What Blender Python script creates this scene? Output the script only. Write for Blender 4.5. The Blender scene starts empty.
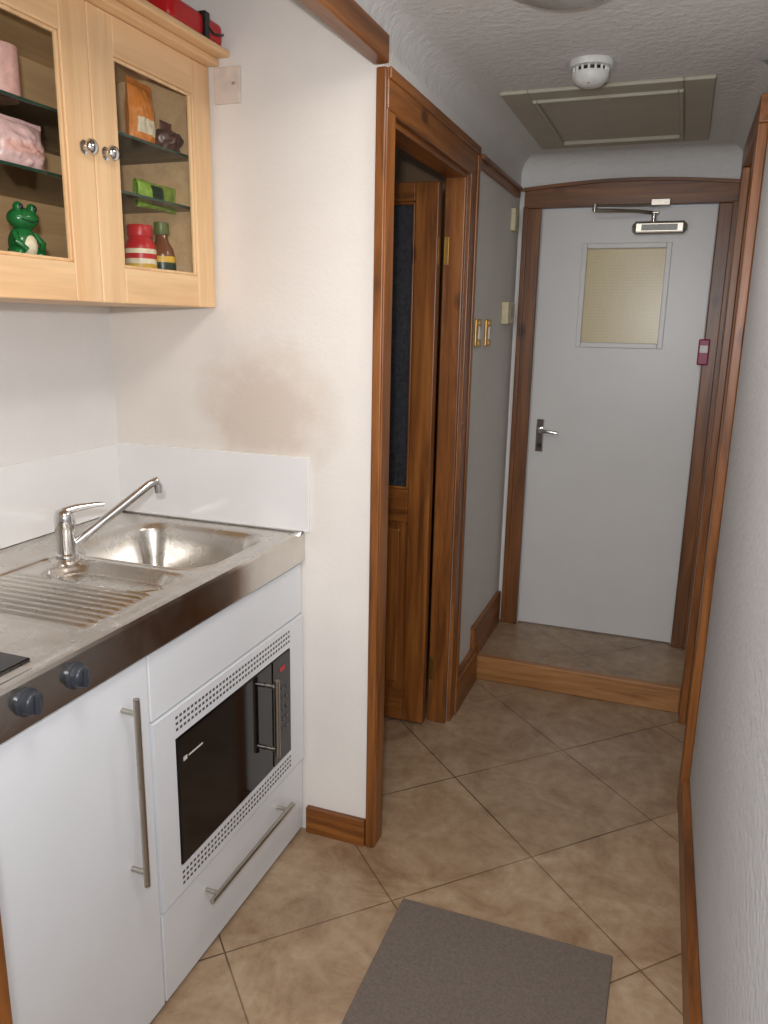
import bpy, bmesh, math, random
from mathutils import Vector, Matrix, noise
random.seed(7)
scene = bpy.context.scene
scene.view_settings.view_transform = 'Standard'
scene.view_settings.look = 'None'
scene.view_settings.exposure = 0.0

def lin(c):
    return tuple(((x/255)/12.92 if x/255 <= .04045 else ((x/255+.055)/1.055)**2.4) for x in c)
def C(r, g, b): return lin((r, g, b)) + (1.0,)

# ---------------------------------------------------------------- materials
def base_mat(name):
    m = bpy.data.materials.new(name); m.use_nodes = True
    nt = m.node_tree
    return m, nt, nt.nodes['Principled BSDF']
def N(nt, t, **kw):
    n = nt.nodes.new(t)
    for k, v in kw.items(): setattr(n, k, v)
    return n
def objcoord(nt, scale=(1, 1, 1), rot=(0, 0, 0), loc=(0, 0, 0)):
    tc = N(nt, 'ShaderNodeTexCoord'); mp = N(nt, 'ShaderNodeMapping')
    mp.inputs['Scale'].default_value = scale
    mp.inputs['Rotation'].default_value = rot
    mp.inputs['Location'].default_value = loc
    nt.links.new(tc.outputs['Object'], mp.inputs['Vector'])
    return mp.outputs['Vector']
def noise_tex(nt, vec, scale, detail=4, rough=.55, dist=0):
    n = N(nt, 'ShaderNodeTexNoise')
    n.inputs['Scale'].default_value = scale; n.inputs['Detail'].default_value = detail
    n.inputs['Roughness'].default_value = rough; n.inputs['Distortion'].default_value = dist
    nt.links.new(vec, n.inputs['Vector']); return n
def ramp(nt, fac, stops):
    r = N(nt, 'ShaderNodeValToRGB')
    els = r.color_ramp.elements
    while len(els) < len(stops): els.new(.5)
    for e, (p, c) in zip(els, stops): e.position = p; e.color = c
    nt.links.new(fac, r.inputs['Fac']); return r.outputs['Color']
def bump(nt, bsdf, h, strength, dist=.002):
    b = N(nt, 'ShaderNodeBump'); b.inputs['Strength'].default_value = strength
    b.inputs['Distance'].default_value = dist
    nt.links.new(h, b.inputs['Height']); nt.links.new(b.outputs['Normal'], bsdf.inputs['Normal'])
def simple(name, col, rough=.5, metal=0, nscale=40, var=.06, bstr=0.0, bscale=200):
    m, nt, p = base_mat(name)
    v = objcoord(nt)
    n = noise_tex(nt, v, nscale)
    c2 = tuple(x*(1-var*2) for x in col[:3])+(1,)
    c1 = tuple(min(1, x*(1+var)) for x in col[:3])+(1,)
    nt.links.new(ramp(nt, n.outputs['Fac'], [(.3, c2), (.7, c1)]), p.inputs['Base Color'])
    p.inputs['Roughness'].default_value = rough; p.inputs['Metallic'].default_value = metal
    if bstr: bump(nt, p, noise_tex(nt, v, bscale, 3).outputs['Fac'], bstr)
    return m
def wallmat(name, col, bstr=.35, bscale=90, stain=None, bdist=.003):
    m, nt, p = base_mat(name)
    v = objcoord(nt)
    n = noise_tex(nt, v, 3.0, 3)
    c2 = tuple(x*.93 for x in col[:3])+(1,)
    out = ramp(nt, n.outputs['Fac'], [(.3, c2), (.7, col)])
    if stain:
        (cx, cy, cz, rx, rz, scol) = stain
        mp = objcoord(nt, (1/rx, 0, 1/rz), loc=(-cx/rx, 0, -cz/rz))
        ln = N(nt, 'ShaderNodeVectorMath', operation='LENGTH'); nt.links.new(mp, ln.inputs[0])
        nn = noise_tex(nt, v, 12, 5)
        ad = N(nt, 'ShaderNodeMath', operation='ADD'); nt.links.new(ln.outputs['Value'], ad.inputs[0]); nt.links.new(nn.outputs['Fac'], ad.inputs[1])
        mu = N(nt, 'ShaderNodeMath', operation='MULTIPLY'); mu.inputs[1].default_value = .5
        nt.links.new(ad.outputs[0], mu.inputs[0])
        f = ramp(nt, mu.outputs[0], [(.50, (1, 1, 1, 1)), (.64, (.5, .5, .5, 1)), (.88, (0, 0, 0, 1))])
        m2 = N(nt, 'ShaderNodeMath', operation='MULTIPLY'); m2.inputs[1].default_value = .36
        nt.links.new(f, m2.inputs[0])
        mx = N(nt, 'ShaderNodeMix', data_type='RGBA')
        nt.links.new(m2.outputs[0], mx.inputs['Factor']); nt.links.new(out, mx.inputs['A']); mx.inputs['B'].default_value = scol
        out = mx.outputs['Result']
    nt.links.new(out, p.inputs['Base Color'])
    p.inputs['Roughness'].default_value = .75
    bump(nt, p, noise_tex(nt, v, bscale, 4, .6).outputs['Fac'], bstr, bdist)
    return m
def wood(name, dark, mid, light, axis='Z', rough=.35, fine=28, knots=True):
    m, nt, p = base_mat(name)
    s = [1, 1, 1]; s['XYZ'.index(axis)] = .07
    v = objcoord(nt, tuple(s))
    n = noise_tex(nt, v, fine, 6, .6, .8)
    col = ramp(nt, n.outputs['Fac'], [(.3, dark), (.5, mid), (.72, light)])
    n2 = noise_tex(nt, v, fine*5, 3, .7)
    mx = N(nt, 'ShaderNodeMix', data_type='RGBA', blend_type='MULTIPLY'); mx.inputs['Factor'].default_value = .3
    nt.links.new(col, mx.inputs['A'])
    nt.links.new(ramp(nt, n2.outputs['Fac'], [(.35, (.6, .5, .4, 1)), (.6, (1, 1, 1, 1))]), mx.inputs['B'])
    out = mx.outputs['Result']
    if knots:
        s2 = [1, 1, 1]; s2['XYZ'.index(axis)] = .5
        vo = N(nt, 'ShaderNodeTexVoronoi'); vo.inputs['Scale'].default_value = 7
        nt.links.new(objcoord(nt, tuple(s2)), vo.inputs['Vector'])
        k = ramp(nt, vo.outputs['Distance'], [(.07, (.22, .12, .07, 1)), (.16, (1, 1, 1, 1))])
        m3 = N(nt, 'ShaderNodeMix', data_type='RGBA', blend_type='MULTIPLY'); m3.inputs['Factor'].default_value = .85
        nt.links.new(out, m3.inputs['A']); nt.links.new(k, m3.inputs['B']); out = m3.outputs['Result']
    nt.links.new(out, p.inputs['Base Color'])
    p.inputs['Roughness'].default_value = rough
    bump(nt, p, n.outputs['Fac'], .15, .001)
    return m

W_D, W_M, W_L = C(92, 52, 20), C(132, 79, 33), C(160, 102, 48)
pineZ = wood('pine_z', W_D, W_M, W_L, 'Z'); pineY = wood('pine_y', W_D, W_M, W_L, 'Y'); pineX = wood('pine_x', W_D, W_M, W_L, 'X')
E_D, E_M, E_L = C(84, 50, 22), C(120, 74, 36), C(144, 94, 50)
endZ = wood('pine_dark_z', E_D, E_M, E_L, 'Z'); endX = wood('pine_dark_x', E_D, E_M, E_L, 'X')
stepwood = wood('pine_step', C(130, 86, 46), C(166, 116, 68), C(190, 142, 94), 'X')
B_D, B_M, B_L = C(228, 183, 132), C(237, 198, 150), C(243, 209, 164)
birchZ = wood('birch_z', B_D, B_M, B_L, 'Z', .4, 6, False); birchY = wood('birch_y', B_D, B_M, B_L, 'Y', .4, 6, False)
white_wall = wallmat('plaster_white', C(232, 231, 230))
hall_wall = wallmat('plaster_hall', C(226, 225, 222), .4, 70)
rough_wall = wallmat('plaster_rough', C(204, 206, 210), 1.0, 50, None, .005)
stain_wall = wallmat('plaster_stained', C(235, 229, 222), .25, 90, (-1.05, 0, 1.26, .20, .165, C(186, 154, 122)))
ceil_mat = wallmat('ceiling_artex', C(222, 221, 218), 1.0, 40, None, .005)
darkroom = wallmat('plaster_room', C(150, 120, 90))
white_lam = simple('white_laminate', C(226, 229, 233), .25, 0, 6, .01)
white_gloss = simple('white_gloss_paint', C(214, 214, 213), .35, 0, 5, .015, .08, 60)
upstand_m = simple('upstand_white', C(236, 236, 236), .08, 0, 5, .01)
chrome = simple('chrome', C(215, 215, 215), .12, 1, 20, .01)
brushed = simple('brushed_nickel', C(185, 180, 170), .32, 1, 120, .05)
black_pl = simple('black_plastic', C(22, 23, 26), .35)
dark_knob = simple('charcoal_plastic', C(52, 56, 64), .3)
black_gl = simple('black_glass', C(14, 14, 16), .08)
hinge_m = simple('brass', C(190, 150, 80), .35, 1)
cream = simple('cream_plastic', C(205, 196, 160), .45)
white_pl = simple('white_plastic', C(216, 216, 212), .4)
hatch_m = simple('hatch_paint', C(176, 170, 152), .55, 0, 10, .03)
mat_m = simple('mat_fabric', C(110, 99, 91), .95, 0, 160, .10, .6, 350)
red_m = simple('red_plastic', C(190, 22, 26), .35)
magenta = simple('magenta_plastic', C(150, 40, 80), .4)

def steelmat(name, r0, r1, br):
    m, nt, p = base_mat(name)
    n = noise_tex(nt, objcoord(nt), 6, 4)
    nt.links.new(ramp(nt, n.outputs['Fac'], [(.3, C(196, 191, 184)), (.7, C(218, 214, 208))]), p.inputs['Base Color'])
    nt.links.new(ramp(nt, noise_tex(nt, objcoord(nt), 9, 6, .7).outputs['Fac'], [(.3, (r0, r0, r0, 1)), (.7, (r1, r1, r1, 1))]), p.inputs['Roughness'])
    p.inputs['Metallic'].default_value = 1
    bump(nt, p, noise_tex(nt, objcoord(nt), 14, 3).outputs['Fac'], br, .002)
    return m
steel = steelmat('stainless_steel', .18, .36, .05)
steel_band = steelmat('stainless_band', .12, .24, .12)

# floor tiles
tile, nt, p = base_mat('floor_tiles')
v = objcoord(nt, rot=(0, 0, -math.pi/4), loc=(-1.243, -2.069, 0))
br = N(nt, 'ShaderNodeTexBrick'); br.offset = 0; br.squash = 1
br.inputs['Scale'].default_value = 1; br.inputs['Brick Width'].default_value = .45; br.inputs['Row Height'].default_value = .45
br.inputs['Mortar Size'].default_value = .0027; br.inputs['Mortar Smooth'].default_value = .4
br.inputs['Color1'].default_value = (.90, .90, .90, 1); br.inputs['Color2'].default_value = (1, 1, 1, 1)
nt.links.new(v, br.inputs['Vector'])
vv = objcoord(nt)
nt.links.new(ramp(nt, noise_tex(nt, vv, 2.0, 3).outputs['Fac'], [(.40, C(116, 108, 100)), (.55, C(194, 184, 172))]), br.inputs['Mortar'])
n1 = noise_tex(nt, vv, 5, 8, .7, .8); n2 = noise_tex(nt, vv, 26, 6, .7)
ca = ramp(nt, n1.outputs['Fac'], [(.3, C(136, 109, 84)), (.48, C(165, 140, 113)), (.7, C(186, 164, 138))])
cb = ramp(nt, n2.outputs['Fac'], [(.32, (.76, .69, .61, 1)), (.58, (1, 1, 1, 1))])
m1 = N(nt, 'ShaderNodeMix', data_type='RGBA', blend_type='MULTIPLY'); m1.inputs['Factor'].default_value = .75
nt.links.new(ca, m1.inputs['A']); nt.links.new(cb, m1.inputs['B'])
m2 = N(nt, 'ShaderNodeMix', data_type='RGBA', blend_type='MULTIPLY'); m2.inputs['Factor'].default_value = 1
nt.links.new(m1.outputs['Result'], m2.inputs['A']); nt.links.new(br.outputs['Color'], m2.inputs['B'])
nt.links.new(m2.outputs['Result'], p.inputs['Base Color'])
p.inputs['Roughness'].default_value = .36
inv = N(nt, 'ShaderNodeMath', operation='SUBTRACT'); inv.inputs[0].default_value = 1; nt.links.new(br.outputs['Fac'], inv.inputs[1])
bump(nt, p, inv.outputs[0], .4, .0015)

def clearglass(name, tint, refl=.1):
    m = bpy.data.materials.new(name); m.use_nodes = True; nt = m.node_tree
    nt.nodes.remove(nt.nodes['Principled BSDF']); o = nt.nodes['Material Output']
    t = N(nt, 'ShaderNodeBsdfTransparent'); t.inputs[0].default_value = tint
    g = N(nt, 'ShaderNodeBsdfGlossy'); g.inputs['Roughness'].default_value = .05
    fr = N(nt, 'ShaderNodeLayerWeight'); fr.inputs['Blend'].default_value = refl
    mx = N(nt, 'ShaderNodeMixShader'); nt.links.new(fr.outputs['Fresnel'], mx.inputs[0])
    nt.links.new(t.outputs[0], mx.inputs[1]); nt.links.new(g.outputs[0], mx.inputs[2]); nt.links.new(mx.outputs[0], o.inputs['Surface'])
    return m
glass = clearglass('cabinet_glass', (.98, .99, .98, 1), .10)
shelf_glass = clearglass('shelf_glass', (.84, .90, .86, 1), .12)
shelf_edge = simple('shelf_glass_edge', C(40, 66, 54), .15)
# obscure glass
wired, nt, p = base_mat('obscure_glass')
v = objcoord(nt, rot=(math.pi/2, 0, 0))
b2 = N(nt, 'ShaderNodeTexBrick'); b2.offset = 0
b2.inputs['Scale'].default_value = 1; b2.inputs['Brick Width'].default_value = .0125; b2.inputs['Row Height'].default_value = .0125; b2.inputs['Mortar Size'].default_value = .0006
b2.inputs['Color1'].default_value = C(204, 188, 140); b2.inputs['Color2'].default_value = C(201, 185, 137); b2.inputs['Mortar'].default_value = C(188, 172, 128)
nt.links.new(v, b2.inputs['Vector']); nt.links.new(b2.outputs['Color'], p.inputs['Base Color'])
p.inputs['Roughness'].default_value = .28
bump(nt, p, noise_tex(nt, objcoord(nt), 120, 2).outputs['Fac'], .06)
dark_glass = simple('dark_textured_glass', C(42, 44, 50), .5, 0, 60, .3, .8, 110)

# ---------------------------------------------------------------- mesh helpers
COL = scene.collection
def mesh_obj(name, bm, mat, smooth=False, bevel=0, seg=2):
    me = bpy.data.meshes.new(name); bm.normal_update(); bm.to_mesh(me); bm.free()
    me.materials.append(mat)
    if smooth:
        for f in me.polygons: f.use_smooth = True
    o = bpy.data.objects.new(name, me); COL.objects.link(o)
    if bevel:
        b = o.modifiers.new('bevel', 'BEVEL'); b.width = bevel; b.segments = seg; b.limit_method = 'ANGLE'
        b.harden_normals = False
    return o
def add_box(bm, x0, x1, y0, y1, z0, z1):
    vs = [bm.verts.new((x, y, z)) for z in (z0, z1) for x, y in ((x0, y0), (x1, y0), (x1, y1), (x0, y1))]
    for f in ((0, 3, 2, 1), (4, 5, 6, 7), (0, 1, 5, 4), (1, 2, 6, 5), (2, 3, 7, 6), (3, 0, 4, 7)):
        bm.faces.new([vs[i] for i in f])
def boxes(name, lst, mat, bevel=0, seg=2):
    bm = bmesh.new()
    for b in lst: add_box(bm, *b)
    return mesh_obj(name, bm, mat, False, bevel, seg)
def box(name, x0, x1, y0, y1, z0, z1, mat, bevel=.002, seg=2):
    return boxes(name, [(x0, x1, y0, y1, z0, z1)], mat, bevel, seg)
def prism(name, pts, d0, d1, mat, axis='Z', bevel=0):
    bm = bmesh.new()
    def P(a, b, h):
        return {'Z': (a, b, h), 'Y': (a, h, b), 'X': (h, a, b)}[axis]
    lo = [bm.verts.new(P(a, b, d0)) for a, b in pts]; hi = [bm.verts.new(P(a, b, d1)) for a, b in pts]
    bm.faces.new(lo[::-1]); bm.faces.new(hi)
    n = len(pts)
    for i in range(n): bm.faces.new([lo[i], lo[(i+1) % n], hi[(i+1) % n], hi[i]])
    bmesh.ops.recalc_face_normals(bm, faces=bm.faces)
    return mesh_obj(name, bm, mat, False, bevel)
def lathe(name, prof, loc, mat, axis=(0, 0, 1), n=40, smooth=True):
    bm = bmesh.new(); rings = []
    R = Vector((0, 0, 1)).rotation_difference(Vector(axis).normalized()).to_matrix()
    L = Vector(loc)
    for r, z in prof:
        if r < 1e-6: rings.append([bm.verts.new(R@Vector((0, 0, z))+L)])
        else: rings.append([bm.verts.new(R@Vector((r*math.cos(2*math.pi*i/n), r*math.sin(2*math.pi*i/n), z))+L) for i in range(n)])
    for a, b in zip(rings, rings[1:]):
        for i in range(n):
            j = (i+1) % n
            if len(a) == 1 and len(b) == 1: continue
            if len(a) == 1: bm.faces.new([a[0], b[i], b[j]])
            elif len(b) == 1: bm.faces.new([a[i], a[j], b[0]])
            else: bm.faces.new([a[i], a[j], b[j], b[i]])
    bmesh.ops.recalc_face_normals(bm, faces=bm.faces)
    o = mesh_obj(name, bm, mat, smooth)
    if smooth:
        e = o.modifiers.new('es', 'EDGE_SPLIT'); e.split_angle = math.radians(50)
    return o
def tube(name, pts, r, mat, res=12, caps=True, radii=None):
    bm = bmesh.new(); rings = []
    P = [Vector(q) for q in pts]
    up = Vector((0, 0, 1))
    for i, q in enumerate(P):
        t = (P[min(i+1, len(P)-1)]-P[max(i-1, 0)]).normalized()
        u = up if abs(t.dot(up)) < .95 else Vector((0, 1, 0))
        s = t.cross(u).normalized(); w = s.cross(t).normalized()
        rr = radii[i] if radii else r
        rings.append([bm.verts.new(q+s*rr*math.cos(2*math.pi*k/res)+w*rr*math.sin(2*math.pi*k/res)) for k in range(res)])
    for a, b in zip(rings, rings[1:]):
        for k in range(res): bm.faces.new([a[k], a[(k+1) % res], b[(k+1) % res], b[k]])
    if caps: bm.faces.new(rings[0][::-1]); bm.faces.new(rings[-1])
    bmesh.ops.recalc_face_normals(bm, faces=bm.faces)
    o = mesh_obj(name, bm, mat, True); e = o.modifiers.new('es', 'EDGE_SPLIT'); e.split_angle = math.radians(50)
    return o
def group(name, parts):
    pts = [v.co for o in parts for v in o.data.vertices]
    lo = Vector([min(q[i] for q in pts) for i in range(3)]); hi = Vector([max(q[i] for q in pts) for i in range(3)])
    c = (lo+hi)/2; c.z = lo.z
    e = bpy.data.objects.new(name, None); e.empty_display_size = .05; COL.objects.link(e); e.location = c
    for o in parts:
        o.parent = e; o.location = -c
    return e
def bag(name, loc, s, mat, seed=0, amp=.22, taper=.0):
    bm = bmesh.new(); bmesh.ops.create_icosphere(bm, subdivisions=4, radius=1)
    for v in bm.verts:
        d = v.co.copy()
        k = max(abs(d.x), abs(d.y), abs(d.z)); q = d.lerp(d/k, .45)
        nz = noise.noise(d*1.7+Vector((seed, 0, 0)))+.6*abs(noise.noise(d*4+Vector((0, seed, 0))))
        q *= 1+amp*nz
        t = max(0, q.z)*taper
        v.co = Vector((loc[0]+q.x*s[0]*(1-t), loc[1]+q.y*s[1]*(1-t*.3), loc[2]+max(q.z, -1)*s[2]))
    return mesh_obj(name, bm, mat, True)
def pouch(name, base, w, h, t, mat, seed=0, rot=(0, 0, 0), tmat=None, ta=.62, tb_=.86):
    """sealed film packet: crimped top, pillow body; local y = width, z = height, x = thickness"""
    bm = bmesh.new(); nu, nv = 26, 34
    R = Matrix.Rotation(rot[2], 3, 'Z')@Matrix.Rotation(rot[1], 3, 'Y')@Matrix.Rotation(rot[0], 3, 'X')
    B = Vector(base)
    for sgn in (1, -1):
        G = []
        for i in range(nu+1):
            row = []
            u = -1+2*i/nu
            for j in range(nv+1):
                v = j/nv
                th = (1-abs(u)**2.6)**.6*(math.sin(math.pi*min(1, (v*.93+.07)/1.0)**.75)**.55 if v < .90 else 0)
                if v >= .90: th = .05+.04*math.sin(u*40)
                wr = .16*noise.noise(Vector((u*3, v*5, seed+sgn)))+.08*noise.noise(Vector((u*8, v*10, seed*2+sgn)))
                x = sgn*(t/2)*max(.02, th*(1+wr*1.6))
                y = u*w/2*(1-.06*math.sin(math.pi*v)+.03*noise.noise(Vector((v*4, seed, 0))))
                z = v*h+.02*h*noise.noise(Vector((u*2, seed, 3)))*(v)
                row.append(bm.verts.new(R@Vector((x, y, z))+B))
            G.append(row)
        for i in range(nu):
            for j in range(nv):
                f = bm.faces.new([G[i][j], G[i+1][j], G[i+1][j+1], G[i][j+1]])
                if tmat and ta < (j+.5)/nv < tb_ and abs(-1+2*(i+.5)/nu) < .8: f.material_index = 1
    bmesh.ops.recalc_face_normals(bm, faces=bm.faces)
    o = mesh_obj(name, bm, mat, True)
    if tmat: o.data.materials.append(tmat)
    return o

# ---------------------------------------------------------------- constants
LX, AX, RY = -.72, -1.546, 1.90
FX = -.94
CZ = 2.20
OY = 1.955
# ---------------------------------------------------------------- room shell
box('floor', -2.5, .6, -1.7, 3.9, -.1, 0, tile, 0)
boxes('wall_left', [(-.79, LX, 2.70, 3.75, 0, CZ), (-.79, LX, OY, 2.70, 2.0, CZ)], hall_wall)
boxes('wall_alcove_far', [(-2.5, LX, RY, OY, 0, 2.5)], stain_wall)
boxes('wall_alcove_left', [(AX-.1, AX, .50, RY, 0, 2.5)], white_wall)
boxes('wall_alcove_near', [(AX, LX, .50, .60, 0, 2.5)], white_wall)
boxes('wall_alcove_header', [(-.735, LX, .60, RY, 2.10, 2.5)], hall_wall)
boxes('wall_left_near', [(-.82, LX, -1.7, .50, 0, CZ)], white_wall)
NY = 2.43
def rx(y): return .155+.02*(2.5-y)
prism('wall_right', [(rx(-1.7), -1.7), (.45, -1.7), (.45, NY+.07), (.155, NY+.07)], 0, CZ, rough_wall)
boxes('wall_right_far', [(.155, .45, 3.08, 3.75, 0, CZ), (.155, .45, NY+.07, 3.08, 2.03, CZ), (.40, .45, NY+.07, 3.08, 0, 2.03)], hall_wall)
boxes('wall_back', [(-.72, -.60, -1.8, -1.7, 0, CZ), (.05, .3, -1.8, -1.7, 0, CZ), (-.6, .05, -1.8, -1.7, 0, .9), (-.6, .05, -1.8, -1.7, 1.95, CZ)], white_wall)
boxes('wall_end', [(LX, -.62, 3.60, 3.75, .0, CZ), (.08, .155, 3.60, 3.75, 0, CZ), (-.62, .08, 3.60, 3.75, 2.0, CZ)], hall_wall)
box('wall_room_back', -2.5, -.79, 3.6, 3.7, 0, 2.5, darkroom, 0)
box('wall_room_left', -2.5, -2.4, OY, 3.6, 0, 2.5, darkroom, 0)
box('ceiling', LX-.012, .45, -1.8, 3.75, CZ, CZ+.08, ceil_mat, 0)
box('ceiling_alcove', -2.5, LX-.005, .5, 3.7, 2.5, 2.56, white_wall, 0)
def cove(name, p0, p1, inward, r=.08):
    bm = bmesh.new(); rows = []
    n = 10
    for P in (p0, p1):
        row = [bm.verts.new((P[0], P[1], CZ+.001))]
        for i in range(n+1):
            a = math.pi/2*i/n
            off = r*(1-math.sin(a)); dz = -r*(1-math.cos(a))
            row.append(bm.verts.new((P[0]+inward[0]*(off), P[1]+inward[1]*(off), CZ+dz)))
        rows.append(row)
    m = n+2
    for i in range(m): bm.faces.new([rows[0][i], rows[0][(i+1) % m], rows[1][(i+1) % m], rows[1][i]])
    bmesh.ops.recalc_face_normals(bm, faces=bm.faces)
    o = mesh_obj(name, bm, ceil_mat, True)
    e = o.modifiers.new('es', 'EDGE_SPLIT'); e.split_angle = math.radians(40)
    return o
cove('trim_cove_left', (LX, -1.7), (LX, 3.6), (1, 0), .07)
cove('trim_cove_end', (LX, 3.6), (.155, 3.6), (0, -1), .09)
cove('trim_cove_right', (.155, 2.5), (.155, 3.6), (-1, 0), .05)

# landing step
box('floor_landing', LX, .155, 3.155, 3.62, 0, .105, tile, 0)
box('stair_nosing', LX+.012, .13, 3.12, 3.155, 0, .108, stepwood, .006, 3)

# left doorway
def arch(name, lst, mat):
    return boxes(name, lst, mat, .004, 3)
ax0 = LX+.015
group('door_frame', [
    arch('jamb_near', [(LX, ax0, 1.893, OY-.002, 0, 2.0), (LX-.07, LX+.001, OY, OY+.014, 0, 2.0)], pineZ),
    arch('corner_strip', [(LX-.014, ax0-.003, 1.887, 1.899, 0, 2.085)], pineZ),
    arch('jamb_far', [(LX, ax0, 2.705, 2.79, 0, 2.0), (LX-.07, LX+.001, 2.682, 2.70, 0, 2.0)], pineZ),
    arch('head', [(LX, ax0, 1.899, 2.79, 1.990, 2.086), (LX-.07, LX+.001, OY, 2.70, 1.975, 2.0)], pineY),
    arch('moulding_head', [(ax0-.002, ax0+.006, 1.899, 2.792, 2.062, 2.088)], pineY),
    arch('moulding_far', [(ax0-.002, ax0+.006, 2.768, 2.792, 0, 2.06)], pineZ),
    boxes('hinge', [(LX-.066, LX-.050, 2.678, 2.683, 1.70, 1.79), (LX-.066, LX-.050, 2.678, 2.683, .18, .27)], hinge_m, .001)])
dx1 = -.795; dx0 = -1.50; dy0, dy1 = 2.632, 2.672
sw = .082
group('door_2', [
    arch('stile', [(dx1-sw, dx1, dy0, dy1, .01, 1.96), (dx0, dx0+sw, dy0, dy1, .01, 1.96)], pineZ),
    arch('rail', [(dx0+sw, dx1-sw, dy0, dy1, 1.90, 1.96), (dx0+sw, dx1-sw, dy0, dy1, .80, .92), (dx0+sw, dx1-sw, dy0, dy1, .01, .13)], pineX),
    box('panel', dx0+sw, dx1-sw, dy0+.014, dy1-.014, .13, .80, pineZ, .002),
    box('raised_panel', dx0+sw+.03, dx1-sw-.03, dy0+.006, dy1-.006, .16, .77, pineZ, .006),
    box('glazing', dx0+sw, dx1-sw, dy0+.015, dy1-.015, .92, 1.90, dark_glass, 0),
    arch('bead', [(dx1-sw-.010, dx1-sw, dy0+.004, dy0+.015, .92, 1.90), (dx0+sw, dx1-sw, dy0+.004, dy0+.015, .92, .930), (dx0+sw, dx1-sw, dy0+.004, dy0+.015, 1.890, 1.90)], pineZ)])

box('trim_1', -.740, LX+.02, .60, 1.886, 2.088, 2.148, pineY, .004)
box('trim_2', LX-.005, LX+.016, .50, .603, 0, 2.085, pineZ, .004)
boxes('trim_3', [(LX, LX+.02, 2.80, 3.50, 2.030, 2.06), (LX, LX+.03, 2.80, 3.50, 2.052, 2.068)], pineY, .003)
boxes('baseboard_left', [(LX, LX+.016, 2.792, 3.10, 0, .165), (LX, LX+.022, 2.792, 3.10, 0, .14)], pineY, .003)
boxes('baseboard_left_landing', [(LX, LX+.018, 3.045, 3.56, .167, .265), (LX, LX+.018, 3.158, 3.56, .106, .167)], pineY, .003)
box('baseboard_alcove', -.925, LX-.016, 1.882, RY, 0, .085, pineX, .003)
prism('baseboard_right', [(rx(-1.6)-.025, -1.6), (rx(-1.6), -1.6), (rx(NY-.01), NY-.01), (rx(NY-.01)-.025, NY-.01)], 0, .12, pineY, 'Z', .005)
box('baseboard_left_near', LX, LX+.018, -1.7, .495, 0, .1, pineY, .003)

# right doorway
group('door_frame', [
    arch('jamb_near', [(.129, .156, NY-.005, NY+.075, 0, 2.03), (.155, .28, NY+.07, NY+.09, 0, 2.03)], pineZ),
    arch('jamb_far', [(.129, .156, 3.035, 3.115, 0, 2.03), (.155, .28, 3.06, 3.08, 0, 2.03)], pineZ),
    arch('head', [(.129, .156, NY-.005, 3.115, 2.03, 2.10), (.155, .28, NY+.07, 3.08, 2.01, 2.03)], pineY)])
group('door_3', [box('slab', .20, .24, NY+.095, 3.055, .01, 2.0, pineZ, .003), box('raised_panel', .193, .2, 2.62, 2.96, .2, .9, pineZ, .004), box('raised_panel_upper', .193, .2, 2.62, 2.96, 1.0, 1.85, pineZ, .004)])

# end door frame
hp = [(-.695, 1.995), (.150, 1.995), (.150, 2.062)]
for i in range(13):
    t = i/12; hp.append((.150-.845*t, 2.064+.024*math.sin(math.pi*t)))
hp2 = [(.153, 2.062)]+[(.153-.852*i/12, 2.062+.024*math.sin(math.pi*i/12)) for i in range(13)]+[(-.699+.852*i/12, 2.076+.024*math.sin(math.pi*i/12)) for i in range(13)]
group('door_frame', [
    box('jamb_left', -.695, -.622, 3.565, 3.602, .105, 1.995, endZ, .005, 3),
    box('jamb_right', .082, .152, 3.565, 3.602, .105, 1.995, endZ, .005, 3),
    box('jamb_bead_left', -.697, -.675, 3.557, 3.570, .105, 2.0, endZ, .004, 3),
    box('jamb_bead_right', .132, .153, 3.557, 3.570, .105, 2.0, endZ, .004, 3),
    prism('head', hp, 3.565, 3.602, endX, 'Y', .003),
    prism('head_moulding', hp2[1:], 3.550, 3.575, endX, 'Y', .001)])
DY = 3.60
wx0, wx1, wz0, wz1 = -.425, -.095, 1.435, 1.835
boxes_door = [(-.618, wx0, DY, DY+.04, .112, 1.992), (wx1, .078, DY, DY+.04, .112, 1.992), (wx0, wx1, DY, DY+.04, .112, wz0), (wx0, wx1, DY, DY+.04, wz1, 1.992)]
group('door_1', [
    boxes('slab', boxes_door, white_gloss),
    box('glazing', wx0, wx1, DY+.012, DY+.028, wz0, wz1, wired, 0),
    boxes('window_bead', [(wx0-.016, wx0+.006, DY-.010, DY+.012, wz0-.016, wz1+.016), (wx1-.006, wx1+.016, DY-.010, DY+.012, wz0-.016, wz1+.016),
                          (wx0+.006, wx1-.006, DY-.010, DY+.012, wz0-.016, wz0+.006), (wx0+.006, wx1-.006, DY-.010, DY+.012, wz1-.006, wz1+.016)], white_gloss, .003),
    box('handle_plate', -.588, -.553, DY-.008, DY, .945, 1.095, chrome, .004, 3),
    lathe('handle_boss', [(0, .022), (.010, .022), (.013, .0), (.014, -.02)], (-.570, DY-.025, 1.045), chrome, (0, -1, 0), 20),
    tube('lever', [(-.570, DY-.045, 1.045), (-.545, DY-.048, 1.045), (-.50, DY-.048, 1.042), (-.482, DY-.046, 1.040)], .008, chrome, 12, radii=[.010, .009, .007, .006]),
    lathe('key_escutcheon', [(0, .003), (.008, .003), (.010, 0)], (-.570, DY-.008, .975), black_pl, (0, -1, 0), 20),
])
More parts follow.
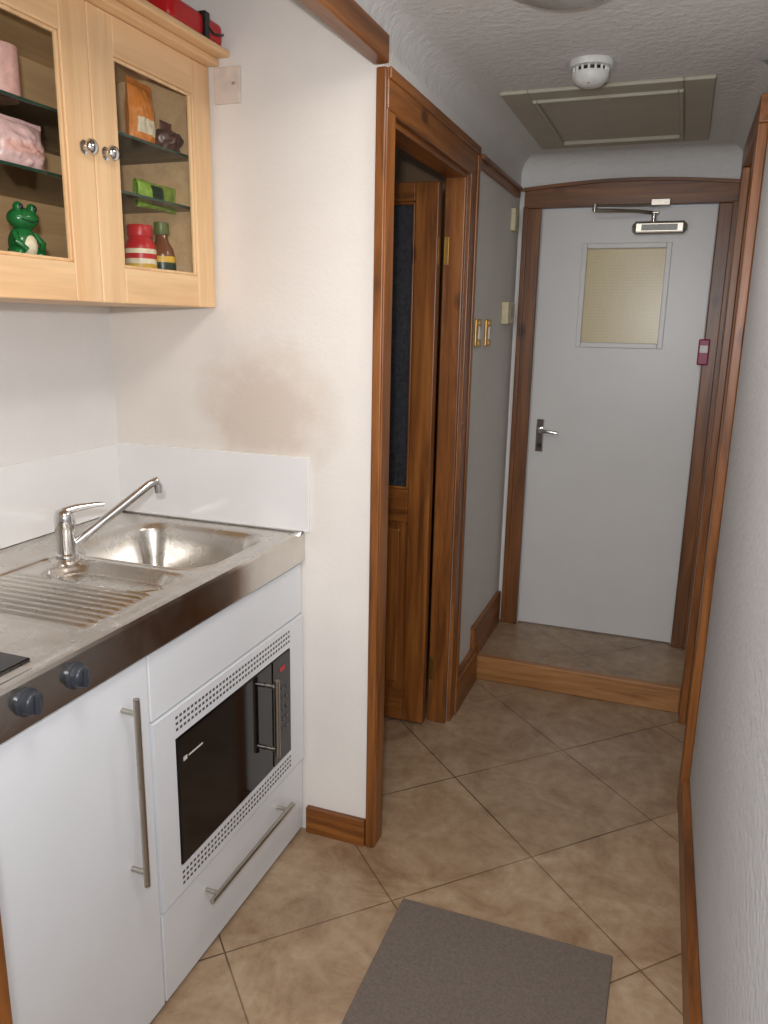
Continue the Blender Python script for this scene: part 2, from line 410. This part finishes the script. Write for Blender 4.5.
group('door_closer', [
    box('body', -.235, -.035, DY-.050, DY-.002, 1.880, 1.930, brushed, .010, 3),
    box('body_band', -.205, -.065, DY-.052, DY-.048, 1.893, 1.917, simple('closer_grey', C(176, 176, 172), .4), .001),
    lathe('end_cap', [(0, .008), (.016, .006), (.020, 0), (.020, -.01)], (-.236, DY-.026, 1.905), chrome, (-1, 0, 0), 20),
    lathe('end_cap_right', [(0, .008), (.016, .006), (.020, 0), (.020, -.01)], (-.034, DY-.026, 1.905), chrome, (1, 0, 0), 20),
    lathe('spindle', [(0, .04), (.011, .04), (.011, 0)], (-.16, DY-.026, 1.925), chrome, (0, 0, 1), 16),
    box('arm_hub', -.18, -.14, DY-.042, DY-.010, 1.958, 1.968, brushed, .003),
    tube('main_arm', [(-.16, DY-.028, 1.963), (-.22, DY-.085, 1.964), (-.30, DY-.125, 1.964), (-.385, DY-.150, 1.964)], .007, brushed),
    lathe('elbow', [(0, .030), (.010, .028), (.010, 0), (0, 0)], (-.385, DY-.150, 1.958), chrome, (0, 0, 1), 16),
    tube('link_arm', [(-.385, DY-.150, 1.982), (-.28, DY-.10, 1.985), (-.16, DY-.060, 1.990)], .006, brushed),
    box('shoe', -.175, -.10, DY-.075, DY-.036, 1.985, 2.012, brushed, .003)])
group('alarm_sensor', [box('case', .062, .105, DY-.062, DY-.036, 1.36, 1.465, magenta, .006, 3), box('label', .068, .099, DY-.064, DY-.061, 1.41, 1.44, white_pl, .001),
                       box('mount', .07, .10, DY-.04, DY-.034, 1.37, 1.455, white_pl, .001)])

# ceiling hatch
hx0, hx1, hy0, hy1 = -.600, .016, 2.59, 3.38
def ringboxes(x0, x1, y0, y1, w, z0, z1):
    return [(x0, x0+w, y0, y1, z0, z1), (x1-w, x1, y0, y1, z0, z1), (x0+w, x1-w, y0, y0+w, z0, z1), (x0+w, x1-w, y1-w, y1, z0, z1)]
group('loft_hatch', [
    boxes('frame', ringboxes(hx0, hx1, hy0, hy1, .085, CZ-.012, CZ), hatch_m, .004, 3),
    boxes('inner_lip', ringboxes(hx0+.085, hx1-.085, hy0+.085, hy1-.085, .014, CZ-.020, CZ), hatch_m, .004),
    box('panel', hx0+.099, hx1-.099, hy0+.099, hy1-.099, CZ-.008, CZ, hatch_m, .002),
    lathe('latch', [(0, .006), (.012, .006), (.014, 0)], ((hx0+hx1)/2, hy0+.13, CZ-.008), brushed, (0, 0, -1), 20)])
# smoke detector
sc = (-.305, 2.39)
group('smoke_detector', [
    lathe('base', [(0, 0), (.058, 0), (.060, .006), (.058, .016), (.050, .018), (0, .018)], (sc[0], sc[1], CZ), white_pl, (0, 0, -1)),
    lathe('vent_ring', [(.042, .016), (.042, .036)], (sc[0], sc[1], CZ), black_pl, (0, 0, -1)),
    lathe('sensor_cap', [(.048, .028), (.049, .036), (.044, .048), (.032, .058), (.015, .062), (0, .062)], (sc[0], sc[1], CZ), white_pl, (0, 0, -1)),
    boxes('fins', [(sc[0]+.045*math.cos(a)-.003, sc[0]+.045*math.cos(a)+.003, sc[1]+.045*math.sin(a)-.003, sc[1]+.045*math.sin(a)+.003, CZ-.034, CZ-.015) for a in [i*math.pi/8 for i in range(16)]], white_pl),
    lathe('indicator', [(0, .002), (.003, .001), (.003, 0)], (sc[0]+.0, sc[1]-.03, CZ-.058), red_m, (0, 0, -1), 12)])
# ceiling lamp
lamp_glass = simple('lamp_glass', C(165, 163, 157), .25)
lc = (-.285, 1.780, CZ)
group('ceiling_lamp', [
    lathe('rim', [(0, 0), (.15, 0), (.152, .012), (.145, .022), (.135, .022)], lc, brushed, (0, 0, -1), 48),
    lathe('dome', [(.136, .018), (.125, .032), (.09, .048), (.045, .056), (0, .058)], lc, lamp_glass, (0, 0, -1), 48)])
def plate(name, y, z, w, h, matp):
    return group(name, [box('plate', LX, LX+.008, y-w/2, y+w/2, z-h/2, z+h/2, matp, .003, 3),
        box('rocker', LX+.008, LX+.014, y-.016, y+.016, z-.024, z+.024, white_pl, .003),
        boxes('screws', [(LX+.008, LX+.0095, y-.004, y+.004, z+h/2-.018, z+h/2-.010), (LX+.008, LX+.0095, y-.004, y+.004, z-h/2+.010, z-h/2+.018)], hinge_m)])
plate('light_switch', 2.925, 1.475, .085, .100, hinge_m); plate('light_switch', 3.085, 1.475, .085, .100, hinge_m)
group('thermostat', [box('case', LX, LX+.03, 3.33, 3.45, 1.51, 1.60, cream, .005, 3), box('dial', LX+.03, LX+.034, 3.36, 3.42, 1.54, 1.58, hatch_m, .002)])
group('door_chime', [box('case', LX, LX+.02, 3.42, 3.49, 1.89, 1.98, cream, .004, 3), box('grille', LX+.02, LX+.023, 3.43, 3.48, 1.91, 1.95, hatch_m, .001)])

group('floor_mat', [box('pile', -.556, -.013, .95, 1.718, .0, .009, mat_m, .003, 2)])

# ---------------------------------------------------------------- kitchen unit
Y0, Y1 = .604, 1.896
WT = .935
tbx, tby = -1.348, 1.447
def sdr(x, y, cx, cy, hx, hy, r):
    qx = abs(x-cx)-(hx-r); qy = abs(y-cy)-(hy-r)
    return math.hypot(max(qx, 0), max(qy, 0))+min(max(qx, qy), 0)-r
def ss(t): t = max(0, min(1, t)); return t*t*(3-2*t)
def topz(x, y):
    z = 0
    d = sdr(x, y, -1.20, 1.655, .205, .175, .085)
    if d < 0:
        z -= .008*ss(-d/.012)+.135*ss((-d-.010)/.045)
        if d > -.2: z -= .004*ss((-d-.06)/.12)
    elif d < .012: z += .0022*math.sin(math.pi*d/.012)
    d2 = sdr(x, y, -1.195, 1.27, .205, .185, .05)
    if d2 < 0:
        z -= .006*ss(-d2/.012)
        d3 = sdr(x, y, -1.175, 1.385, .155, .063, .06)
        if d3 < 0: z -= .018*ss(-d3/.022)
        elif d3 < .008: z += .002
        elif d2 < -.015 and y < 1.32: z += .0050*(.5+.5*math.cos(2*math.pi*(y-1.10)/.024))**2.6*ss((-d2-.015)/.02)
    e = min(x-AX, (FX-.004)-x)
    if e < .02: z += .004*(1-ss(e/.02))
    dt = math.hypot(x-tbx, y-tby)
    if dt < .042: z = z+(.004-z)*ss((.042-dt)/.010)
    return WT+z
bm = bmesh.new()
nx, ny = 150, 560
x0, x1 = AX+.002, FX+.006
g = [[bm.verts.new((x0+(x1-x0)*i/nx, Y0+(Y1-Y0)*j/ny, topz(x0+(x1-x0)*i/nx, Y0+(Y1-Y0)*j/ny))) for j in range(ny+1)] for i in range(nx+1)]
for i in range(nx):
    for j in range(ny): bm.faces.new([g[i][j], g[i+1][j], g[i+1][j+1], g[i][j+1]])
top = mesh_obj('sink_top', bm, steel, True)
front = prism('front_band', [(FX+.006, WT+.004), (FX+.010, WT-.002), (FX+.010, .856), (FX+.006, .852), (FX-.012, .852), (FX-.012, .86), (FX+.003, .864), (FX+.002, WT+.0)], Y0, Y1, steel_band, 'Y')
drain = lathe('sink_drain', [(0, .002), (.012, .001), (.028, .003), (.032, 0)], (-1.20, 1.655, WT-.146), chrome)
PT = .018
carc = boxes('carcass', [(AX+.004, FX-.02, Y0+.002, Y0+PT, .0, .85), (AX+.004, FX-.02, Y1-PT, Y1-.002, .0, .85), (AX+.004, FX-.02, 1.196, 1.196+PT, .0, .76), (AX+.004, FX-.02, Y0+PT, Y1-PT, .0, .018)], white_lam)
door_l = box('cupboard_door', FX-.02, FX, .80, 1.2, .012, .846, white_lam, .002, 2)
door_n = box('cupboard_door_small', FX-.02, FX, Y0+.002, .796, .012, .846, white_lam, .002, 2)
fascia = box('fascia', FX-.02, FX, 1.206, Y1-.002, .700, .846, white_lam, .002, 2)
my0, my1, mz0, mz1 = 1.277, 1.815, .310, .627
surround = boxes('surround', [(FX-.02, FX+.004, 1.206, my0, .245, .695), (FX-.02, FX+.004, my1, Y1-.002, .245, .695), (FX-.02, FX+.004, my0, my1, .245, mz0), (FX-.02, FX+.004, my0, my1, mz1, .695)], white_lam)
drawer = box('drawer_front', FX-.02, FX, 1.206, Y1-.002, .012, .238, white_lam, .002, 2)
slots = []
for zc in (.646, .660, .674, .266, .280, .294):
    y = my0+.004
    while y < my1-.004:
        slots.append((FX+.004, FX+.0046, y, y+.008, zc-.003, zc+.003))
        y += .0145
vent = boxes('vent_slots', slots, simple('vent_hole_shade', C(66, 64, 62), .5))  # slightly raised dark boxes, colour stands in for shade inside the vent holes
def bar(name, p0, p1, r):
    a, b = Vector(p0), Vector(p1); d = (b-a).normalized()
    parts = [tube(name, [a, b], r, brushed, 14)]
    for q in (a+d*.03, b-d*.03):
        parts.append(tube(name+'_post', [(FX, q.y, q.z), (q.x, q.y, q.z)], r*.8, brushed, 10))
    return parts
h1 = bar('door_handle', (FX+.035, 1.12, .80), (FX+.035, 1.12, .39), .0065)
h2 = bar('drawer_handle', (FX+.035, 1.345, .178), (FX+.035, 1.760, .178), .0065)
knobs = []
for i, (ky, kz) in enumerate(((.884, .901), (.995, .899))):
    knobs.append(lathe('hob_knob_%d' % (i+1), [(.024, 0), (.024, .004), (.020, .006), (.019, .018), (.016, .021), (0, .021)], (FX+.010, ky, kz), dark_knob, (1, 0, 0), 28))
    knobs.append(box('knob_grip_%d' % (i+1), FX+.028, FX+.037, ky-.005, ky+.005, kz-.018, kz+.018, dark_knob, .003))
hob = boxes('hob_glass', [(-1.46, -.985, .66, .955, WT-.001, WT+.0045)], black_gl, .003, 3)
group('kitchen_unit', [top, front, drain, carc, door_l, door_n, fascia, surround, drawer, vent, hob]+h1+h2+knobs)

# microwave
led = bpy.data.materials.new('red_led'); led.use_nodes = True
lp = led.node_tree.nodes['Principled BSDF']; lp.inputs['Base Color'].default_value = (.25, .01, .01, 1); lp.inputs['Emission Color'].default_value = (1, .06, .03, 1); lp.inputs['Emission Strength'].default_value = .12
hx = FX+.038
mw = [box('body', FX-.36, FX-.012, my0+.004, my1-.004, mz0+.004, mz1-.004, black_pl, .004),
      box('door_glass', FX-.012, FX+.006, my0+.003, 1.705, mz0+.003, mz1-.003, black_gl, .003, 3),
      box('control_panel', FX-.012, FX+.006, 1.709, my1-.003, mz0+.003, mz1-.003, black_gl, .003, 3),
      box('display', FX+.006, FX+.0068, 1.748, 1.778, .578, .592, led, .0003),
      boxes('buttons', [(FX+.006, FX+.0075, 1.736+.022*i, 1.748+.022*i, .52-.03*j, .531-.03*j) for i in range(3) for j in range(5)], simple('button_grey', C(70, 70, 72), .4), .001),
      boxes('logo', [(FX+.006, FX+.0065, 1.300, 1.314, .562, .572), (FX+.006, FX+.0065, 1.320, 1.375, .565, .569)], white_pl, 0),
      tube('handle', [(hx, 1.672, .375), (hx, 1.672, .595)], .007, brushed, 14),
      tube('handle_post_upper', [(FX+.006, 1.672, .575), (hx, 1.672, .575)], .006, brushed, 10),
      tube('handle_post_lower', [(FX+.006, 1.672, .395), (hx, 1.672, .395)], .006, brushed, 10)]
group('microwave_oven', mw)

group('splashback', [box('side_panel', AX, AX+.008, Y0, RY-.010, WT+.0046, 1.142, upstand_m, .001), box('return_panel', AX+.0, -.914, RY-.010, RY, WT+.0046, 1.146, upstand_m, .001)])

# mixer tap
tb = Vector((tbx, tby, WT+.0045))
sp0 = tb+Vector((.012, .018, .030)); sp1 = Vector((-1.222, 1.628, 1.103))
dirn = (sp1-sp0).normalized()
group('mixer_tap', [
    lathe('body', [(0, 0), (.027, 0), (.027, .006), (.022, .010), (.021, .062), (.0235, .066), (.0235, .098), (.019, .112), (.008, .118), (0, .119)], tb, chrome, (0, 0, 1), 32),
    tube('spout', [sp0, sp0+dirn*.06, sp1-dirn*.04, sp1-dirn*.012, sp1+Vector((.004, .005, .0)), sp1+Vector((.007, .009, -.012)), sp1+Vector((.007, .009, -.030))], .010, chrome, 16, radii=[.013, .0115, .0105, .0105, .011, .0115, .0115]),
    tube('lever', [tb+Vector((0, 0, .110)), tb+Vector((.02, .022, .118)), tb+Vector((.05, .055, .122)), tb+Vector((.064, .068, .122))], .006, chrome, 14, radii=[.011, .009, .0065, .0055]),
])

# ---------------------------------------------------------------- wall cabinet
KX = -1.19; KZ0, KZ1 = 1.535, 2.122; KY0, KYM, KY1 = .985, 1.445, 1.894
kb = KX-.021
parts = [boxes('carcass', [(AX, kb, KY1-PT, KY1, KZ0, KZ1), (AX, kb, KY0, KY0+PT, KZ0, KZ1), (AX, kb, KY0+PT, KY1-PT, KZ0, KZ0+PT), (AX, kb, KY0+PT, KY1-PT, KZ1-PT, KZ1),
                           (AX, AX+.006, KY0+PT, KY1-PT, KZ0+PT, KZ1-PT)], birchY),
         boxes('cornice', [(AX, KX+.062, KY0-.01, KY1+.003, KZ1+.018, KZ1+.034), (AX, KX+.03, KY0-.005, KY1+.003, KZ1+.001, KZ1+.018)], birchY, .005, 3)]
def cabdoor(nm, a, b):
    w = .078
    return [boxes(nm+'_stiles', [(KX-.02, KX, a, a+w, KZ0, KZ1), (KX-.02, KX, b-w, b, KZ0, KZ1)], birchZ, .003, 3),
          boxes(nm+'_rails', [(KX-.02, KX, a+w, b-w, KZ0, KZ0+w), (KX-.02, KX, a+w, b-w, KZ1-w, KZ1)], birchY, .003, 3),
          boxes(nm+'_bead', [(KX-.014, KX-.004, a+w, a+w+.007, KZ0+w, KZ1-w), (KX-.014, KX-.004, b-w-.007, b-w, KZ0+w, KZ1-w), (KX-.014, KX-.004, a+w, b-w, KZ0+w, KZ0+w+.007), (KX-.014, KX-.004, a+w, b-w, KZ1-w-.007, KZ1-w)], birchZ, .003, 2),
          box(nm+'_glass', KX-.013, KX-.009, a+w-.002, b-w+.002, KZ0+w-.002, KZ1-w+.002, glass, 0)]
parts += cabdoor('door_near', KY0, KYM-.0015)+cabdoor('door_far', KYM+.0015, KY1)
for i, z in enumerate((1.785, 1.908)):
    parts.append(box('glass_shelf_%d' % (i+1), AX+.008, kb-.014, KY0+PT+.001, KY1-PT-.001, z-.006, z, shelf_glass, 0))
    parts.append(box('glass_shelf_edge_%d' % (i+1), kb-.014, kb-.012, KY0+PT+.001, KY1-PT-.001, z-.006, z, shelf_edge, 0))
for i, ky in enumerate((KYM-.032, KYM+.034)):
    parts.append(lathe('knob_%d' % (i+1), [(.014, 0), (.014, .003), (.007, .006), (.006, .010), (.013, .014), (.016, .020), (.014, .026), (.008, .029), (0, .030)], (KX, ky, 1.842), chrome, (1, 0, 0), 28))
parts.append(boxes('hinges', [(kb-.03, kb-.001, KY1-PT-.014, KY1-PT, 1.98, 2.03), (kb-.03, kb-.001, KY1-PT-.014, KY1-PT, 1.60, 1.65)], chrome, .002))
group('wall_cabinet', parts)
# contents
def m_(n, c, r=.4, var=.12): return simple(n, c, r, 0, 60, var)
orange = m_('orange_wrap', C(228, 136, 52), .3); darkjar = m_('dark_food', C(104, 66, 56), .25, .3); greenp = m_('green_wrap', C(150, 186, 70), .25, .2)
pinkm = m_('pink_wrap', C(230, 190, 188), .25); greenb = m_('green_glaze', C(36, 110, 56), .2); pinkb = m_('pink_bowl', C(228, 176, 166), .35)
yel = m_('cream_label', C(235, 220, 190)); brown = m_('brown_sauce', C(120, 68, 38), .15); olive = m_('olive_cap', C(95, 105, 50)); gold = m_('yellow_label', C(222, 176, 60)); dkg = m_('dark_green', C(22, 50, 34), .3)
S1, S2, S0 = 1.908, 1.785, KZ0+PT
group('food_packet', [pouch('film_pouch', (-1.275, 1.718, S1+.001), .105, .142, .05, orange, 3, (0, 0, .1), yel, .18, .42)])
group('food_packet', [pouch('film_pouch', (-1.38, 1.70, S1+.001), .10, .11, .05, yel, 23, (0, 0, -.1), red_m, .3, .5)])
group('dried_fruit_bag', [bag('contents', (-1.268, 1.812, S1+.027), (.028, .038, .026), darkjar, 8, .35), pouch('film_top', (-1.268, 1.81, S1+.040), .05, .035, .012, darkjar, 31)])
group('snack_packet', [pouch('film_pouch', (-1.285, 1.700, S2+.018), .065, .165, .028, greenp, 5, (-math.pi/2, 0, 0), dkg, .3, .6)])
jx, jy = -1.270, 1.688
group('sauce_jar', [lathe('jar', [(0, 0), (.034, 0), (.037, .006), (.037, .118), (.034, .130), (.027, .140), (.026, .146)], (jx, jy, S0), red_m),
                    lathe('lid', [(.029, .144), (.030, .147), (.030, .168), (.028, .171), (0, .172)], (jx, jy, S0), red_m), lathe('label', [(.0376, .050), (.0376, .115)], (jx, jy, S0), yel),
                    lathe('label_stripe', [(.0380, .064), (.0380, .080)], (jx, jy, S0), gold), lathe('label_emblem', [(.0380, .092), (.0380, .104)], (jx, jy, S0), red_m)])
bx, by = -1.270, 1.776
group('sauce_bottle', [lathe('bottle', [(0, 0), (.030, 0), (.032, .006), (.032, .105), (.027, .125), (.017, .142), (.015, .16)], (bx, by, S0), brown),
                       lathe('cap', [(.018, .158), (.019, .160), (.018, .188), (0, .189)], (bx, by, S0), olive), lathe('label', [(.0326, .060), (.0326, .105)], (bx, by, S0), gold), lathe('label_band', [(.0330, .072), (.0330, .090)], (bx, by, S0), dkg)])
group('storage_jar', [lathe('jar', [(0, 0), (.034, 0), (.036, .006), (.036, .10), (.030, .11)], (-1.42, 1.80, S0), brown), lathe('lid', [(.034, .108), (.035, .130), (0, .132)], (-1.42, 1.80, S0), gold)])
group('storage_jar', [lathe('jar', [(0, 0), (.034, 0), (.036, .006), (.036, .12), (.030, .13)], (-1.42, 1.70, S0), yel), lathe('lid', [(.034, .128), (.035, .150), (0, .152)], (-1.42, 1.70, S0), olive)])
group('sweet_bag', [pouch('film_pouch', (-1.285, 1.325, S2+.001), .150, .098, .075, pinkm, 11, (0, 0, .05), pinkb, .3, .5), bag('sweets', (-1.285, 1.325, S2+.034), (.024, .045, .03), pinkb, 12, .25)])
group('snack_packet', [pouch('film_pouch', (-1.30, 1.15, S2+.001), .11, .10, .06, orange, 14)])
fx, fy, fz = -1.275, 1.315, S0
def ball(nm, c, s, m):
    bm = bmesh.new(); bmesh.ops.create_uvsphere(bm, u_segments=24, v_segments=14, radius=1)
    for v in bm.verts: v.co = Vector((c[0]+v.co.x*s[0], c[1]+v.co.y*s[1], c[2]+v.co.z*s[2]))
    return mesh_obj(nm, bm, m, True)
group('frog_figurine', [
    lathe('pedestal', [(0, 0), (.030, 0), (.032, .006), (.026, .014), (.022, .050), (.028, .060), (0, .062)], (fx, fy, fz), dkg),
    ball('body', (fx, fy, fz+.092), (.026, .030, .036), greenb), ball('belly', (fx+.012, fy, fz+.088), (.018, .020, .026), yel),
    ball('head', (fx+.004, fy, fz+.140), (.026, .034, .022), greenb),
    ball('eye_left', (fx+.012, fy-.018, fz+.160), (.010, .010, .011), greenb), ball('eye_right', (fx+.012, fy+.018, fz+.160), (.010, .010, .011), greenb),
    ball('pupil_left', (fx+.020, fy-.018, fz+.161), (.004, .005, .006), black_pl), ball('pupil_right', (fx+.020, fy+.018, fz+.161), (.004, .005, .006), black_pl),
    tube('mouth', [(fx+.024, fy-.022, fz+.138), (fx+.031, fy, fz+.133), (fx+.024, fy+.022, fz+.138)], .0015, dkg, 8),
    tube('arm_left', [(fx+.006, fy-.026, fz+.112), (fx+.020, fy-.034, fz+.094), (fx+.028, fy-.020, fz+.078)], .007, greenb, 10), tube('arm_right', [(fx+.006, fy+.026, fz+.112), (fx+.020, fy+.034, fz+.094), (fx+.028, fy+.020, fz+.078)], .007, greenb, 10),
    ball('thigh_left', (fx+.008, fy-.028, fz+.074), (.020, .012, .014), greenb), ball('thigh_right', (fx+.008, fy+.028, fz+.074), (.020, .012, .014), greenb)])
group('bowl', [lathe('bowl', [(.0, .0), (.022, 0), (.025, .006), (.04, .05), (.042, .070), (.039, .070), (.036, .05), (.02, .01), (0, .008)], (-1.262, 1.235, S0), pinkb)])
group('mug', [lathe('cup', [(0, 0), (.036, 0), (.04, .008), (.04, .095), (.037, .095), (.036, .01), (0, .008)], (-1.285, 1.295, S1), pinkb),
              tube('ear', [(-1.285, 1.255, S1+.02), (-1.285, 1.237, S1+.03), (-1.285, 1.231, S1+.045), (-1.285, 1.237, S1+.06), (-1.285, 1.255, S1+.07)], .005, pinkb)])
group('teapot', [lathe('pot', [(0, 0), (.035, 0), (.055, .03), (.055, .06), (.03, .085), (.012, .09), (.01, .10), (0, .102)], (-1.40, 1.15, S1), pinkb),
                 tube('spout', [(-1.40, 1.20, S1+.03), (-1.40, 1.225, S1+.05), (-1.40, 1.24, S1+.075)], .007, pinkb)])
zt = KZ1+.034
group('torch', [box('case', -1.225, -1.138, 1.66, 1.885, zt, zt+.055, red_m, .016, 4),
                boxes('strap', [(-1.227, -1.136, 1.79, 1.812, zt, zt+.057), (-1.137, -1.131, 1.79, 1.812, zt, zt+.057)], black_pl, .002),
                tube('cord', [(-1.134, 1.80, zt+.03), (-1.128, 1.82, zt+.015), (-1.127, 1.85, zt+.02), (-1.135, 1.875, zt+.03)], .003, black_pl, 8)])
group('socket_plate', [box('plate', -1.175, -1.10, RY-.010, RY, 2.035, 2.120, simple('plate_offwhite', C(222, 208, 196), .5), .003, 3), lathe('screw', [(0, .002), (.004, .001), (.004, 0)], (-1.118, RY-.010, 2.08), brushed, (0, -1, 0), 12)])

group('added_window', [boxes('frame', [(-.6, -.55, -1.78, -1.72, .9, 1.95), (0, .05, -1.78, -1.72, .9, 1.95), (-.55, 0, -1.78, -1.72, .9, .95), (-.55, 0, -1.78, -1.72, 1.9, 1.95), (-.29, -.26, -1.78, -1.72, .95, 1.9)], white_gloss, .003)])  # unseen window frame, added to house the fill light behind the camera

# ---------------------------------------------------------------- lights
def area(name, loc, target, sx, sy, power, col):
    l = bpy.data.lights.new(name, 'AREA'); l.shape = 'RECTANGLE'; l.size = sx; l.size_y = sy; l.energy = power; l.color = col
    o = bpy.data.objects.new(name, l); COL.objects.link(o); o.location = loc
    o.rotation_euler = (Vector(target)-Vector(loc)).to_track_quat('-Z', 'Y').to_euler(); return o
area('camera_flash', (-.06, .03, 1.60), (-.52, 2.5, 1.35), .05, .03, 16.5, (.98, .98, 1))
area('rear_fill_light', (-.275, -1.71, 1.43), (-.275, 2, 1.3), .55, .95, 15, (.90, .95, 1))  # added fill from behind the camera, not a known window
area('kitchen_ceiling_light', (-.42, .75, 2.17), (-.75, 1.1, 0), .3, .3, 6.5, (1, .89, .78))
area('hall_fill_light', (-.285, 1.780, 2.135), (-.285, 1.86, 0), .2, .2, 4.0, (1, .92, .82))  # added fill just under the unlit ceiling lamp, lifts the hall
w = bpy.data.worlds.new('world'); scene.world = w; w.use_nodes = True
w.node_tree.nodes['Background'].inputs[0].default_value = (.75, .85, 1, 1); w.node_tree.nodes['Background'].inputs[1].default_value = .6

# ---------------------------------------------------------------- camera
cam = bpy.data.cameras.new('camera'); co = bpy.data.objects.new('camera', cam); COL.objects.link(co)
fw = Vector((-.3354, .9129, -.2324)).normalized(); up = Vector((-.0978, .2117, .9725)); rt = fw.cross(up).normalized(); up = rt.cross(fw)
M = Matrix((rt, up, -fw)).transposed().to_4x4(); M.translation = Vector((0, 0, 1.5)); co.matrix_world = M
cam.sensor_fit = 'VERTICAL'; cam.sensor_height = 36; cam.sensor_width = 27; cam.lens = 785/1024*36; cam.clip_start = .02
scene.camera = co
